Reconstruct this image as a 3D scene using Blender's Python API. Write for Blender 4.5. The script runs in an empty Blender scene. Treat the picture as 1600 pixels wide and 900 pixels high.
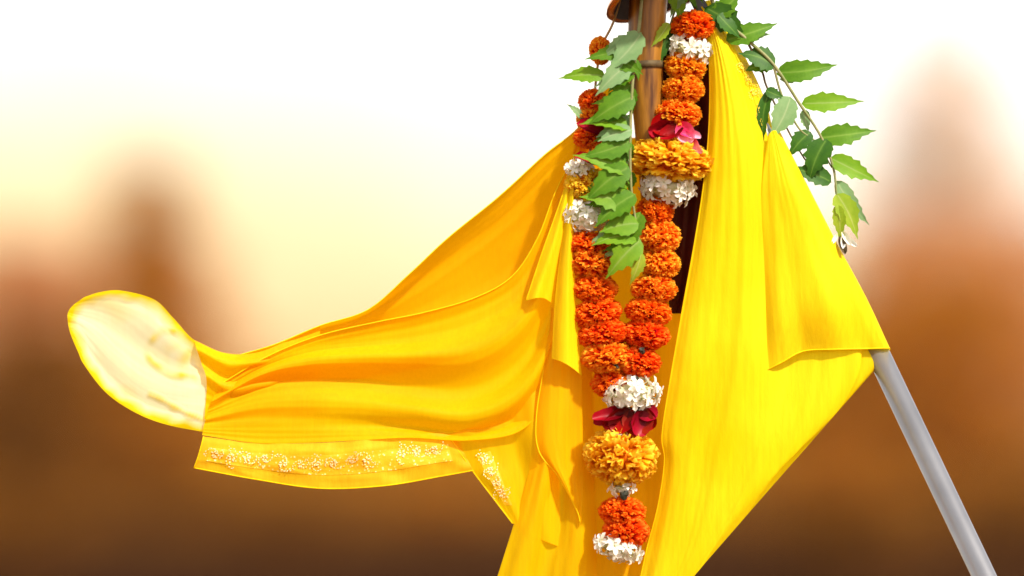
import bpy, bmesh, math, random
from mathutils import Vector, Matrix, noise

scene = bpy.context.scene
C = scene.collection
R = math.radians
random.seed(11)

# ------------------------------------------------------------------ camera
S = 0.0008            # metres per photo pixel in the plane of the pole (y = 0)
DIST = 4.0            # camera to that plane
EYE = 3.0             # camera height above the ground; the horizon sits at photo row 600
cam_d = bpy.data.cameras.new('camera')
cam = bpy.data.objects.new('camera', cam_d)
C.objects.link(cam)
cam.location = (0, -DIST, EYE)
cam.rotation_euler = (R(90), 0, 0)
cam_d.sensor_width = 36.0
cam_d.lens = 36.0 * DIST / (1600 * S)
cam_d.shift_y = 150 / 1600
cam_d.clip_start = 0.1
cam_d.clip_end = 9000
cam_d.dof.use_dof = True
cam_d.dof.focus_distance = DIST - 0.012
cam_d.dof.aperture_fstop = (cam_d.lens / 1000) / 0.140
scene.camera = cam

# ------------------------------------------------------------------ sky, sun, exposure
SUN_EL, SUN_AZ = R(46), R(38)      # azimuth: to the right of straight behind the camera
sun_dir = Vector((math.sin(SUN_AZ) * math.cos(SUN_EL), -math.cos(SUN_AZ) * math.cos(SUN_EL), math.sin(SUN_EL)))
world = bpy.data.worlds.new('World')
scene.world = world
world.use_nodes = True
wn = world.node_tree.nodes
wl = world.node_tree.links
wn.clear()
w_out = wn.new('ShaderNodeOutputWorld')
w_bg = wn.new('ShaderNodeBackground')
w_sky = wn.new('ShaderNodeTexSky')
w_sky.sky_type = 'NISHITA'
w_sky.sun_disc = False
w_sky.sun_elevation = SUN_EL
w_sky.sun_rotation = math.atan2(sun_dir.x, sun_dir.y)
w_sky.air_density = 1.0
w_sky.dust_density = 4.0
w_sky.ozone_density = 1.0
w_tc = wn.new('ShaderNodeTexCoord')
w_sep = wn.new('ShaderNodeSeparateXYZ')
wl.new(w_tc.outputs['Generated'], w_sep.inputs[0])
w_ramp = wn.new('ShaderNodeValToRGB')      # milky evening haze, creamy at the horizon and white above
cr = w_ramp.color_ramp
cr.elements[0].position = 0.0
cr.elements[0].color = (0.86, 0.60, 0.30, 1)
cr.elements[1].position = 0.13
cr.elements[1].color = (1.0, 0.985, 0.96, 1)
e = cr.elements.new(0.045); e.color = (0.87, 0.69, 0.41, 1)
e = cr.elements.new(0.075); e.color = (0.93, 0.86, 0.64, 1)
w_az = wn.new('ShaderNodeMapRange'); w_az.interpolation_type = 'SMOOTHSTEP'
wl.new(w_sep.outputs['X'], w_az.inputs[0])
w_az.inputs[1].default_value = -0.22
w_az.inputs[2].default_value = 0.20
w_az.inputs[3].default_value = -0.022
w_az.inputs[4].default_value = 0.045
w_nz = wn.new('ShaderNodeTexNoise')
w_nz.inputs['Scale'].default_value = 9.0
w_nz.inputs['Detail'].default_value = 2.0
wl.new(w_tc.outputs['Generated'], w_nz.inputs['Vector'])
w_nm = wn.new('ShaderNodeMath'); w_nm.operation = 'MULTIPLY_ADD'
wl.new(w_nz.outputs[0], w_nm.inputs[0]); w_nm.inputs[1].default_value = 0.05; w_nm.inputs[2].default_value = -0.025
w_a1 = wn.new('ShaderNodeMath'); w_a1.operation = 'ADD'
wl.new(w_sep.outputs['Z'], w_a1.inputs[0]); wl.new(w_az.outputs[0], w_a1.inputs[1])
w_a2 = wn.new('ShaderNodeMath'); w_a2.operation = 'ADD'
wl.new(w_a1.outputs[0], w_a2.inputs[0]); wl.new(w_nm.outputs[0], w_a2.inputs[1])
wl.new(w_a2.outputs[0], w_ramp.inputs[0])
w_haze = wn.new('ShaderNodeMix'); w_haze.data_type = 'RGBA'; w_haze.blend_type = 'MULTIPLY'
w_haze.inputs[0].default_value = 1.0
wl.new(w_ramp.outputs[0], w_haze.inputs[6])
w_haze.inputs[7].default_value = (0.86, 0.86, 0.86, 1)
w_skym = wn.new('ShaderNodeMix'); w_skym.data_type = 'RGBA'; w_skym.blend_type = 'MULTIPLY'
w_skym.inputs[0].default_value = 1.0
wl.new(w_sky.outputs[0], w_skym.inputs[6])
w_skym.inputs[7].default_value = (0.08, 0.08, 0.08, 1)
w_fac = wn.new('ShaderNodeMapRange')
wl.new(w_sep.outputs['Z'], w_fac.inputs[0])
w_fac.inputs[1].default_value = 0.12
w_fac.inputs[2].default_value = 0.75
w_fac.inputs[3].default_value = 1.0
w_fac.inputs[4].default_value = 0.25
w_mix = wn.new('ShaderNodeMix'); w_mix.data_type = 'RGBA'
wl.new(w_fac.outputs[0], w_mix.inputs[0])
wl.new(w_skym.outputs[2], w_mix.inputs[6])
wl.new(w_haze.outputs[2], w_mix.inputs[7])
wl.new(w_mix.outputs[2], w_bg.inputs[0])
w_bg.inputs[1].default_value = 1.0
wl.new(w_bg.outputs[0], w_out.inputs[0])

sun_d = bpy.data.lights.new('sun', 'SUN')
sun_d.energy = 3.6
sun_d.angle = R(3.0)
sun_d.color = (1.0, 0.93, 0.82)
sun = bpy.data.objects.new('sun', sun_d)
C.objects.link(sun)
sun.location = (3, -6, 8)
sun.rotation_euler = (-sun_dir).to_track_quat('-Z', 'Y').to_euler()

scene.view_settings.view_transform = 'Standard'
scene.view_settings.look = 'None'
scene.view_settings.exposure = 0.88
scene.view_settings.gamma = 1.0
scene.view_settings.use_curve_mapping = False
scene.render.engine = 'CYCLES'
scene.cycles.use_denoising = True
scene.cycles.max_bounces = 10
scene.cycles.transparent_max_bounces = 16
scene.cycles.transmission_bounces = 8

# ------------------------------------------------------------------ helpers
def P(px, py, d=0.0):
    """photo column/row and height above the pole plane (in photo pixels, towards the viewer) -> world point"""
    k = (DIST - d * S) / DIST
    return Vector(((px - 800) * S * k, -d * S, EYE + (600 - py) * S * k))

def far(px, py, dist):
    """a point far behind, dist metres from the camera plane"""
    return Vector(((px - 800) * S / DIST * dist, dist - DIST, EYE + (600 - py) * S / DIST * dist))

def tag(o, label=None, cat=None, group=None, kind=None):
    if label: o['label'] = label
    if cat: o['category'] = cat
    if group: o['group'] = group
    if kind: o['kind'] = kind
    return o

def link(o, parent=None):
    C.objects.link(o)
    if parent is not None:
        o.parent = parent
        o.matrix_parent_inverse = parent.matrix_world.inverted()
    return o

def empty(name, loc):
    o = bpy.data.objects.new(name, None)
    o.location = loc
    o.empty_display_size = 0.05
    C.objects.link(o)
    bpy.context.view_layer.update()
    return o

def meshobj(name, verts, faces, mat, parent=None, smooth=True, uvs=None, attr=None):
    me = bpy.data.meshes.new(name)
    me.from_pydata([tuple(v) for v in verts], [], faces)
    if smooth:
        me.polygons.foreach_set('use_smooth', [True] * len(me.polygons))
    if uvs is not None:
        ul = me.uv_layers.new(name='UVMap')
        for lp in me.loops:
            ul.data[lp.index].uv = uvs[lp.vertex_index]
    if attr is not None:
        for an, vals in attr.items():
            a = me.attributes.new(an, 'FLOAT', 'POINT')
            a.data.foreach_set('value', vals)
    if mat: me.materials.append(mat)
    me.update()
    o = bpy.data.objects.new(name, me)
    return link(o, parent)

def inst(name, me, mat, M, parent):
    o = bpy.data.objects.new(name, me)
    if mat is not None:
        o.material_slots[0].link = 'OBJECT'
        o.material_slots[0].material = mat
    C.objects.link(o)
    if parent is not None:
        o.parent = parent
        o.matrix_parent_inverse = parent.matrix_world.inverted()
    o.matrix_basis = M
    return o

def cr_eval(pts, t):
    """Catmull-Rom through pts (Vectors), t in 0..1 uniform over segments"""
    n = len(pts) - 1
    x = min(max(t, 0.0), 1.0) * n
    i = min(int(x), n - 1)
    f = x - i
    p1, p2 = pts[i], pts[i + 1]
    p0 = pts[i - 1] if i > 0 else p1 * 2 - p2
    p3 = pts[i + 2] if i + 2 <= n else p2 * 2 - p1
    return 0.5 * ((2 * p1) + (p2 - p0) * f + (2 * p0 - 5 * p1 + 4 * p2 - p3) * f * f + (3 * p1 - p0 - 3 * p2 + p3) * f ** 3)

def resample(pts, n):
    dense = [cr_eval(pts, k / 240) for k in range(241)]
    acc = [0.0]
    for a, b in zip(dense, dense[1:]):
        acc.append(acc[-1] + (b - a).length)
    out, j = [], 0
    for k in range(n):
        s = acc[-1] * k / (n - 1)
        while j < 239 and acc[j + 1] < s: j += 1
        seg = acc[j + 1] - acc[j]
        f = (s - acc[j]) / seg if seg > 0 else 0
        out.append(dense[j].lerp(dense[j + 1], min(max(f, 0), 1)))
    return out

def grid(ribs, nu, nv, fold=None):
    """loft: ribs are lists of (px, py, d); returns rows of photo-space Vectors [u][v]"""
    rs = [resample([Vector(p) for p in r], nv) for r in ribs]
    G = []
    for iu in range(nu):
        u = iu / (nu - 1)
        row = []
        for iv in range(nv):
            p = cr_eval([r[iv] for r in rs], u).copy()
            if fold:
                p.z += fold(u, iv / (nv - 1), p)
            row.append(p)
        G.append(row)
    return G

def sheet(name, G, mat, parent):
    nu, nv = len(G), len(G[0])
    verts = [P(*p) for row in G for p in row]
    faces = [(i * nv + j, i * nv + j + 1, (i + 1) * nv + j + 1, (i + 1) * nv + j) for i in range(nu - 1) for j in range(nv - 1)]
    uvs = [(i / (nu - 1), j / (nv - 1)) for i in range(nu) for j in range(nv)]
    return meshobj(name, verts, faces, mat, parent, True, uvs)

def tube(name, pts, radii, mat, parent=None, sides=12, n=None, flat=1.0, caps=True):
    """pts world Vectors, radii in metres"""
    if n:
        t_r = [cr_eval([Vector((r, 0, 0)) for r in radii], k / (n - 1)).x for k in range(n)]
        pts, radii = [cr_eval(pts, k / (n - 1)) for k in range(n)], t_r
    verts, faces = [], []
    up = None
    for i, p in enumerate(pts):
        tdir = (pts[min(i + 1, len(pts) - 1)] - pts[max(i - 1, 0)]).normalized()
        if up is None:
            up = Vector((0, -1, 0)) if abs(tdir.y) < 0.9 else Vector((1, 0, 0))
        a = (up - tdir * up.dot(tdir)).normalized()
        up = a
        b = tdir.cross(a)
        for k in range(sides):
            th = 2 * math.pi * k / sides
            verts.append(p + a * math.cos(th) * radii[i] * flat + b * math.sin(th) * radii[i])
    m = len(pts)
    for i in range(m - 1):
        for k in range(sides):
            k2 = (k + 1) % sides
            faces.append((i * sides + k, i * sides + k2, (i + 1) * sides + k2, (i + 1) * sides + k))
    if caps:
        faces.append(tuple(range(sides))[::-1])
        faces.append(tuple((m - 1) * sides + k for k in range(sides)))
    return meshobj(name, verts, faces, mat, parent, True)

# ------------------------------------------------------------------ materials
def new_mat(name):
    m = bpy.data.materials.new(name)
    m.use_nodes = True
    nt = m.node_tree
    nt.nodes.clear()
    out = nt.nodes.new('ShaderNodeOutputMaterial')
    return m, nt, nt.nodes, nt.links, out

def noise_node(N, L, scale, detail=4, rough=0.55, coord='Object', vscale=None):
    tc = N.new('ShaderNodeTexCoord')
    tx = N.new('ShaderNodeTexNoise')
    tx.inputs['Scale'].default_value = scale
    tx.inputs['Detail'].default_value = detail
    tx.inputs['Roughness'].default_value = rough
    if vscale:
        mp = N.new('ShaderNodeMapping')
        mp.inputs['Scale'].default_value = vscale
        L.new(tc.outputs[coord], mp.inputs[0]); L.new(mp.outputs[0], tx.inputs['Vector'])
    else:
        L.new(tc.outputs[coord], tx.inputs['Vector'])
    return tx

def ramp(N, L, src, stops):
    r = N.new('ShaderNodeValToRGB')
    el = r.color_ramp.elements
    el[0].position, el[0].color = stops[0][0], (*stops[0][1], 1)
    el[1].position, el[1].color = stops[-1][0], (*stops[-1][1], 1)
    for p, c in stops[1:-1]:
        x = el.new(p); x.color = (*c, 1)
    L.new(src, r.inputs[0])
    return r

def cloth_mat(name, c_lo, c_hi, trans_col, trans=0.4, sheer=0.0, weave=2200, rough=0.55, crease=0.25, sheen=0.0, streak=0.55):
    m, nt, N, L, out = new_mat(name)
    tx = noise_node(N, L, 7, 3, 0.5)
    col = ramp(N, L, tx.outputs[0], [(0.3, c_lo), (0.7, c_hi)])
    sl = noise_node(N, L, 1.0, 3, 0.6, vscale=(260, 260, 7))
    slc = ramp(N, L, sl.outputs[0], [(0.35, (0.86, 0.80, 0.6)), (0.62, (1, 1, 1))])
    ml = N.new('ShaderNodeMix'); ml.data_type = 'RGBA'; ml.blend_type = 'MULTIPLY'; ml.inputs[0].default_value = streak
    L.new(col.outputs[0], ml.inputs[6]); L.new(slc.outputs[0], ml.inputs[7])
    bs = N.new('ShaderNodeBsdfPrincipled')
    bs.inputs['Roughness'].default_value = rough
    bs.inputs['Specular IOR Level'].default_value = 0.10
    bs.inputs['Sheen Weight'].default_value = sheen
    L.new(ml.outputs[2], bs.inputs['Base Color'])
    tr = N.new('ShaderNodeBsdfTranslucent')
    tr.inputs['Color'].default_value = (*trans_col, 1)
    # creases of many sizes plus the weave
    n1 = noise_node(N, L, 26, 6, 0.6, vscale=(1.0, 1.0, 0.28))
    n2 = noise_node(N, L, weave, 2, 0.5)
    b1 = N.new('ShaderNodeBump'); b1.inputs['Strength'].default_value = crease; b1.inputs['Distance'].default_value = 0.006
    L.new(n1.outputs[0], b1.inputs['Height'])
    b2 = N.new('ShaderNodeBump'); b2.inputs['Strength'].default_value = 0.25; b2.inputs['Distance'].default_value = 0.0004
    L.new(n2.outputs[0], b2.inputs['Height']); L.new(b1.outputs[0], b2.inputs['Normal'])
    L.new(b2.outputs[0], bs.inputs['Normal']); L.new(b2.outputs[0], tr.inputs['Normal'])
    mx = N.new('ShaderNodeMixShader'); mx.inputs[0].default_value = trans
    L.new(bs.outputs[0], mx.inputs[1]); L.new(tr.outputs[0], mx.inputs[2])
    last = mx
    if sheer > 0:
        tp = N.new('ShaderNodeBsdfTransparent')
        tp.inputs[0].default_value = (*trans_col, 1)
        m2 = N.new('ShaderNodeMixShader'); m2.inputs[0].default_value = sheer
        L.new(mx.outputs[0], m2.inputs[1]); L.new(tp.outputs[0], m2.inputs[2])
        last = m2
    L.new(last.outputs[0], out.inputs[0])
    return m

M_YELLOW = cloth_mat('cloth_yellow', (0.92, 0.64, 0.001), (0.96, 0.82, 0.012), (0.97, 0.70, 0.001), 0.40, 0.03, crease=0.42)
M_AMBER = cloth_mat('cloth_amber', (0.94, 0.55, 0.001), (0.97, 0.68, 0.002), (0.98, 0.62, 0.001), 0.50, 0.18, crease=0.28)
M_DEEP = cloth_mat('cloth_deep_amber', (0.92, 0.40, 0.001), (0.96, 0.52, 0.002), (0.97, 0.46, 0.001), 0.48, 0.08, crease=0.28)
M_CREAM = cloth_mat('cloth_sheer_cream', (0.97, 0.91, 0.46), (0.99, 0.96, 0.66), (0.99, 0.94, 0.58), 0.5, 0.08, crease=0.10, streak=0.15)
M_HEM = cloth_mat('cloth_hem', (0.92, 0.62, 0.002), (0.95, 0.75, 0.006), (0.95, 0.62, 0.002), 0.3, 0.0)
M_BAND = cloth_mat('cloth_band', (0.82, 0.42, 0.006), (0.90, 0.55, 0.02), (0.9, 0.45, 0.004), 0.35, 0.0, crease=0.5)
M_HOLLOW_SHADE = cloth_mat('hollow_shade_maroon', (0.035, 0.004, 0.006), (0.07, 0.008, 0.006), (0.06, 0.004, 0.002), 0.1, 0.0)  # near-black colour that paints the shade of the hollow

def simple_mat(name, c1, c2, scale=30, rough=0.6, metal=0.0, spec=0.3, bump=0.0, bscale=None, vscale=None, coat=0.0):
    m, nt, N, L, out = new_mat(name)
    tx = noise_node(N, L, scale, 4, 0.6, vscale=vscale)
    col = ramp(N, L, tx.outputs[0], [(0.32, c1), (0.68, c2)])
    bs = N.new('ShaderNodeBsdfPrincipled')
    bs.inputs['Roughness'].default_value = rough
    bs.inputs['Metallic'].default_value = metal
    bs.inputs['Specular IOR Level'].default_value = spec
    bs.inputs['Coat Weight'].default_value = coat
    L.new(col.outputs[0], bs.inputs['Base Color'])
    if bump:
        t2 = noise_node(N, L, bscale or scale * 3, 5, 0.6, vscale=vscale)
        b = N.new('ShaderNodeBump'); b.inputs['Strength'].default_value = bump; b.inputs['Distance'].default_value = 0.002
        L.new(t2.outputs[0], b.inputs['Height']); L.new(b.outputs[0], bs.inputs['Normal'])
    L.new(bs.outputs[0], out.inputs[0])
    return m

def petal_mat(name, stops, trans=0.48, rough=0.6):
    """colour runs from the petal's base to its tip (attribute tip), with a little change from flower to flower"""
    m, nt, N, L, out = new_mat(name)
    at = N.new('ShaderNodeAttribute'); at.attribute_name = 'tip'
    tx = noise_node(N, L, 2.2, 2, 0.6)
    ad = N.new('ShaderNodeMath'); ad.operation = 'MULTIPLY_ADD'
    L.new(tx.outputs[0], ad.inputs[0]); ad.inputs[1].default_value = 0.9; ad.inputs[2].default_value = -0.45
    sm = N.new('ShaderNodeMath'); sm.operation = 'ADD'; sm.use_clamp = True
    L.new(at.outputs['Fac'], sm.inputs[0]); L.new(ad.outputs[0], sm.inputs[1])
    col = ramp(N, L, sm.outputs[0], stops)
    oi = N.new('ShaderNodeObjectInfo')
    hv = N.new('ShaderNodeHueSaturation')
    mr = N.new('ShaderNodeMapRange'); L.new(oi.outputs['Random'], mr.inputs[0])
    mr.inputs[3].default_value = 0.492; mr.inputs[4].default_value = 0.508
    L.new(mr.outputs[0], hv.inputs['Hue']); L.new(col.outputs[0], hv.inputs['Color'])
    bs = N.new('ShaderNodeBsdfPrincipled')
    bs.inputs['Roughness'].default_value = rough
    bs.inputs['Specular IOR Level'].default_value = 0.12
    L.new(hv.outputs[0], bs.inputs['Base Color'])
    tr = N.new('ShaderNodeBsdfTranslucent'); L.new(hv.outputs[0], tr.inputs['Color'])
    mx = N.new('ShaderNodeMixShader'); mx.inputs[0].default_value = trans
    L.new(bs.outputs[0], mx.inputs[1]); L.new(tr.outputs[0], mx.inputs[2])
    L.new(mx.outputs[0], out.inputs[0])
    return m

M_MG_RED = petal_mat('marigold_red_orange', [(0.0, (0.55, 0.012, 0.002)), (0.35, (0.92, 0.07, 0.003)), (0.75, (0.97, 0.16, 0.005)), (1.0, (0.98, 0.30, 0.015))])
M_MG_ORANGE = petal_mat('marigold_orange', [(0.0, (0.70, 0.03, 0.002)), (0.35, (0.95, 0.15, 0.003)), (0.7, (0.98, 0.30, 0.008)), (1.0, (0.98, 0.52, 0.03))])
M_MG_YELLOW = petal_mat('marigold_yellow', [(0.0, (0.80, 0.18, 0.002)), (0.35, (0.94, 0.42, 0.005)), (0.7, (0.97, 0.60, 0.012)), (1.0, (0.97, 0.75, 0.06))])
M_JASMINE = petal_mat('jasmine_white', [(0.0, (0.60, 0.62, 0.28)), (0.35, (0.84, 0.82, 0.66)), (1.0, (0.88, 0.87, 0.82))], 0.3)
M_ROSE = petal_mat('rose_red', [(0.0, (0.06, 0.001, 0.001)), (0.5, (0.18, 0.001, 0.002)), (1.0, (0.32, 0.0015, 0.003))], 0.2, 0.4)
M_PINK = petal_mat('rose_pink', [(0.0, (0.75, 0.02, 0.10)), (0.5, (0.85, 0.06, 0.22)), (1.0, (0.90, 0.45, 0.62))], 0.25, 0.4)
M_STRING = simple_mat('garland_thread', (0.35, 0.20, 0.08), (0.5, 0.3, 0.12), 200)
M_GAP_DARK = simple_mat('gap_black', (0.01, 0.012, 0.008), (0.03, 0.03, 0.015), 300)  # black that paints the shade in gaps of the garland

def leaf_mat(name, c1, c2, rib, trans=0.42):
    m, nt, N, L, out = new_mat(name)
    tx = noise_node(N, L, 2.6, 4, 0.6)
    col = ramp(N, L, tx.outputs[0], [(0.3, c1), (0.7, c2)])
    at = N.new('ShaderNodeAttribute'); at.attribute_name = 'rib'
    mc = N.new('ShaderNodeMix'); mc.data_type = 'RGBA'
    pw = N.new('ShaderNodeMath'); pw.operation = 'POWER'; pw.inputs[1].default_value = 14
    L.new(at.outputs['Fac'], pw.inputs[0]); L.new(pw.outputs[0], mc.inputs[0])
    L.new(col.outputs[0], mc.inputs[6]); mc.inputs[7].default_value = (*rib, 1)
    bs = N.new('ShaderNodeBsdfPrincipled')
    bs.inputs['Roughness'].default_value = 0.5
    bs.inputs['Specular IOR Level'].default_value = 0.2
    L.new(mc.outputs[2], bs.inputs['Base Color'])
    wv = N.new('ShaderNodeTexWave'); wv.inputs['Scale'].default_value = 5; wv.inputs['Distortion'].default_value = 1.5
    tc = N.new('ShaderNodeTexCoord'); L.new(tc.outputs['Object'], wv.inputs[0])
    b = N.new('ShaderNodeBump'); b.inputs['Strength'].default_value = 0.02; b.inputs['Distance'].default_value = 0.01
    L.new(wv.outputs[1], b.inputs['Height']); L.new(b.outputs[0], bs.inputs['Normal'])
    tr = N.new('ShaderNodeBsdfTranslucent'); L.new(mc.outputs[2], tr.inputs['Color'])
    mx = N.new('ShaderNodeMixShader'); mx.inputs[0].default_value = trans
    L.new(bs.outputs[0], mx.inputs[1]); L.new(tr.outputs[0], mx.inputs[2])
    L.new(mx.outputs[0], out.inputs[0])
    return m

M_LEAF = {
    'dark': leaf_mat('leaf_dark', (0.02, 0.085, 0.005), (0.045, 0.14, 0.008), (0.12, 0.24, 0.03), 0.25),
    'mid': leaf_mat('leaf_mid', (0.07, 0.20, 0.006), (0.13, 0.30, 0.012), (0.22, 0.38, 0.05)),
    'bright': leaf_mat('leaf_bright', (0.13, 0.31, 0.008), (0.21, 0.40, 0.016), (0.3, 0.45, 0.1)),
    'pale': leaf_mat('leaf_pale', (0.20, 0.38, 0.14), (0.30, 0.47, 0.21), (0.42, 0.55, 0.28)),
    'lime': leaf_mat('leaf_lime', (0.25, 0.40, 0.02), (0.38, 0.50, 0.04), (0.5, 0.58, 0.15)),
}
M_TWIG = simple_mat('twig_green', (0.16, 0.2, 0.06), (0.28, 0.26, 0.12), 90, 0.6)
M_TWIG_DARK = simple_mat('twig_brown', (0.05, 0.03, 0.012), (0.12, 0.08, 0.03), 90, 0.7)
M_POLE = simple_mat('pole_paint', (0.27, 0.27, 0.285), (0.33, 0.33, 0.345), 14, 0.36, 0.7, 0.5, 0.05, 400, coat=0.3)
M_WOOD = simple_mat('stick_wood', (0.07, 0.02, 0.004), (0.50, 0.22, 0.02), 60, 0.42, 0, 0.5, 0.35, 120, vscale=(1.0, 1.0, 0.07))
M_COPPER = simple_mat('pot_copper', (0.72, 0.36, 0.24), (0.80, 0.46, 0.34), 18, 0.25, 1.0, 0.5, 0.1, 60)
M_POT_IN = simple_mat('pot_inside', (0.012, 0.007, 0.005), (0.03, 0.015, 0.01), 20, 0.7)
M_GOLD = simple_mat('motif_gold_thread', (0.62, 0.40, 0.02), (0.80, 0.56, 0.05), 400, 0.45, 0.2, 0.4)
M_SILVER = simple_mat('motif_silver_thread', (0.84, 0.64, 0.22), (0.93, 0.84, 0.55), 500, 0.5, 0.1, 0.3)

# ------------------------------------------------------------------ the setting, far out of focus
def ground_material():
    m, nt, N, L, out = new_mat('dry_ground')
    t1 = noise_node(N, L, 0.06, 3, 0.5)
    t2 = noise_node(N, L, 0.9, 5, 0.65)
    c1 = ramp(N, L, t1.outputs[0], [(0.32, (0.07, 0.022, 0.004)), (0.5, (0.15, 0.052, 0.006)), (0.68, (0.25, 0.098, 0.012))])
    mx = N.new('ShaderNodeMix'); mx.data_type = 'RGBA'; mx.blend_type = 'MULTIPLY'; mx.inputs[0].default_value = 0.5
    c2 = ramp(N, L, t2.outputs[0], [(0.3, (0.5, 0.5, 0.5)), (0.7, (1, 1, 1))])
    L.new(c1.outputs[0], mx.inputs[6]); L.new(c2.outputs[0], mx.inputs[7])
    bs = N.new('ShaderNodeBsdfPrincipled'); bs.inputs['Roughness'].default_value = 0.95
    bs.inputs['Specular IOR Level'].default_value = 0.0
    L.new(mx.outputs[2], bs.inputs['Base Color'])
    L.new(bs.outputs[0], out.inputs[0])
    return m

def flat(name, pts, z, mat):
    return meshobj(name, [(x, y, z) for x, y in pts], [tuple(range(len(pts)))], mat, None, False)

M_GROUND = ground_material()
tag(flat('ground', [(-2500, -60), (2500, -60), (2500, 4000), (-2500, 4000)], 0.0, M_GROUND), kind='structure')
M_SOIL = simple_mat('dark_ploughed_soil', (0.016, 0.006, 0.003), (0.036, 0.013, 0.005), 0.35, 0.95, spec=0.0)
pts = []
for k in range(41):
    x = -60 + 120 * k / 40
    pts.append((x, 66 + 5 * noise.noise(Vector((x * 0.08, 0.3, 0)))))
tag(flat('ploughed_field', [(-60, 8), (60, 8)] + pts[::-1], 0.004, M_SOIL), kind='structure')

M_BARK = simple_mat('far_bark', (0.10, 0.045, 0.02), (0.18, 0.09, 0.04), 3, 0.9)
def foliage_mat(name, c1, c2):
    m, nt, N, L, out = new_mat(name)
    tx = noise_node(N, L, 0.8, 4, 0.6)
    col = ramp(N, L, tx.outputs[0], [(0.32, c1), (0.68, c2)])
    df = N.new('ShaderNodeBsdfDiffuse'); L.new(col.outputs[0], df.inputs[0])
    tr = N.new('ShaderNodeBsdfTranslucent'); L.new(col.outputs[0], tr.inputs[0])
    mx = N.new('ShaderNodeMixShader'); mx.inputs[0].default_value = 0.55
    L.new(df.outputs[0], mx.inputs[1]); L.new(tr.outputs[0], mx.inputs[2])
    L.new(mx.outputs[0], out.inputs[0])
    return m
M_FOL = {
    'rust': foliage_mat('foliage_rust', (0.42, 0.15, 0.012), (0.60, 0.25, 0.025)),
    'tan': foliage_mat('foliage_tan_hazed', (0.62, 0.30, 0.12), (0.76, 0.43, 0.21)),  # lighter tint with distance haze put into the leaf colour
    'beige': foliage_mat('foliage_beige_hazed', (0.80, 0.68, 0.57), (0.88, 0.78, 0.68)),  # paled strongly, so the far tree's haze is painted in the leaves
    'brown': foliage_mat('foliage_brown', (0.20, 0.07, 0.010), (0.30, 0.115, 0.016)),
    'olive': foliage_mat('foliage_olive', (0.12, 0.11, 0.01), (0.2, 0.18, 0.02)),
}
def tree(name, label, px, top, width, dist, fol, group, cat='tree', lowest=0.12, seed=0, clumps=60, cone=False):
    rng = random.Random(seed)
    base = far(px, 600, dist); base.z = 0
    h = far(px, top, dist).z
    w = width * S / DIST * dist
    t = empty(name, base)
    tag(t, label, cat, group)
    # trunk with limbs
    verts, faces = [], []
    def limb(a, b, r0, r1):
        s0 = len(verts)
        ax = (b - a).normalized()
        u = ax.orthogonal().normalized(); v = ax.cross(u)
        for q, r in ((a, r0), (b, r1)):
            for k in range(7):
                th = 2 * math.pi * k / 7
                verts.append(q + u * r * math.cos(th) + v * r * math.sin(th))
        for k in range(7):
            faces.append((s0 + k, s0 + (k + 1) % 7, s0 + 7 + (k + 1) % 7, s0 + 7 + k))
    mid = base + Vector((rng.uniform(-.05, .05) * w, 0, h * 0.45))
    limb(base, mid, 0.035 * h, 0.022 * h)
    limb(mid, base + Vector((0, 0, h * 0.9)), 0.022 * h, 0.006 * h)
    for k in range(7):
        z = h * rng.uniform(0.2, 0.7); th = rng.uniform(0, 6.28)
        limb(base + Vector((0, 0, z)), base + Vector((math.cos(th) * w * .4, math.sin(th) * w * .4, min(z + h * .15, h * .9))), 0.012 * h, 0.004 * h)
    meshobj('trunk', verts, faces, M_BARK, t, True)
    verts, faces = [], []
    for c in range(clumps):
        f = lowest + (1 - lowest) * rng.random() ** 0.9
        prof = 0.30 + 0.70 * (1 - f) if cone else math.sin(math.pi * min(1, (1 - f) * 0.9 + 0.10)) ** 0.7
        rr = w * 0.5 * prof * math.sqrt(rng.random())
        th = rng.uniform(0, 6.28)
        cc = base + Vector((rr * math.cos(th), rr * math.sin(th), h * f * 0.97))
        cs = 0.12 * (w + 0.3 * h) * rng.uniform(0.6, 1.2)
        for q in range(34):
            d = Vector((rng.gauss(0, 1), rng.gauss(0, 1), rng.gauss(0, 0.8))) * cs * 0.5
            o = cc + d
            if o.z > h: o.z = h - rng.random() * 0.1 * h
            o.z = max(o.z, 0.05)
            n = Vector((rng.gauss(0, 1), rng.gauss(0, 1), rng.gauss(0, 1))).normalized()
            u = n.orthogonal().normalized(); v = n.cross(u)
            ls = cs * rng.uniform(0.18, 0.34)
            s0 = len(verts)
            verts += [o - u * ls, o - v * ls * .6, o + u * ls, o + v * ls * .6]
            faces.append((s0, s0 + 1, s0 + 2, s0 + 3))
    meshobj('crown', verts, faces, M_FOL[fol], t, False)
    return t

GL, GR = 'blurred trees at the left behind the cloth', 'blurred trees at the right behind the pole'
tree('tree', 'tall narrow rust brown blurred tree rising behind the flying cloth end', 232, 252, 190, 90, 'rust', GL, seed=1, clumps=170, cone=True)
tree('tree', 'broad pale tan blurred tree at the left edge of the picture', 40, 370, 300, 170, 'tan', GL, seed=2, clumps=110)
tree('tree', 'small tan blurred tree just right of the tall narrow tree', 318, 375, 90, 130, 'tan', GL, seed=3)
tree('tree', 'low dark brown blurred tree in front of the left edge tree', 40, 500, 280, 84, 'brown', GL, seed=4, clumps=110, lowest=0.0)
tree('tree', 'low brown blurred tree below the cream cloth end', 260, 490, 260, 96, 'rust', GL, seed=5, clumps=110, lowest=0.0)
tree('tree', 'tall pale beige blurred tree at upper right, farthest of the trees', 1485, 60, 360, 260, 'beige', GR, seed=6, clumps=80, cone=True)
tree('tree', 'tan blurred tree right behind the leafy twig tip', 1400, 330, 260, 170, 'tan', GR, seed=7, clumps=110)
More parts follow.
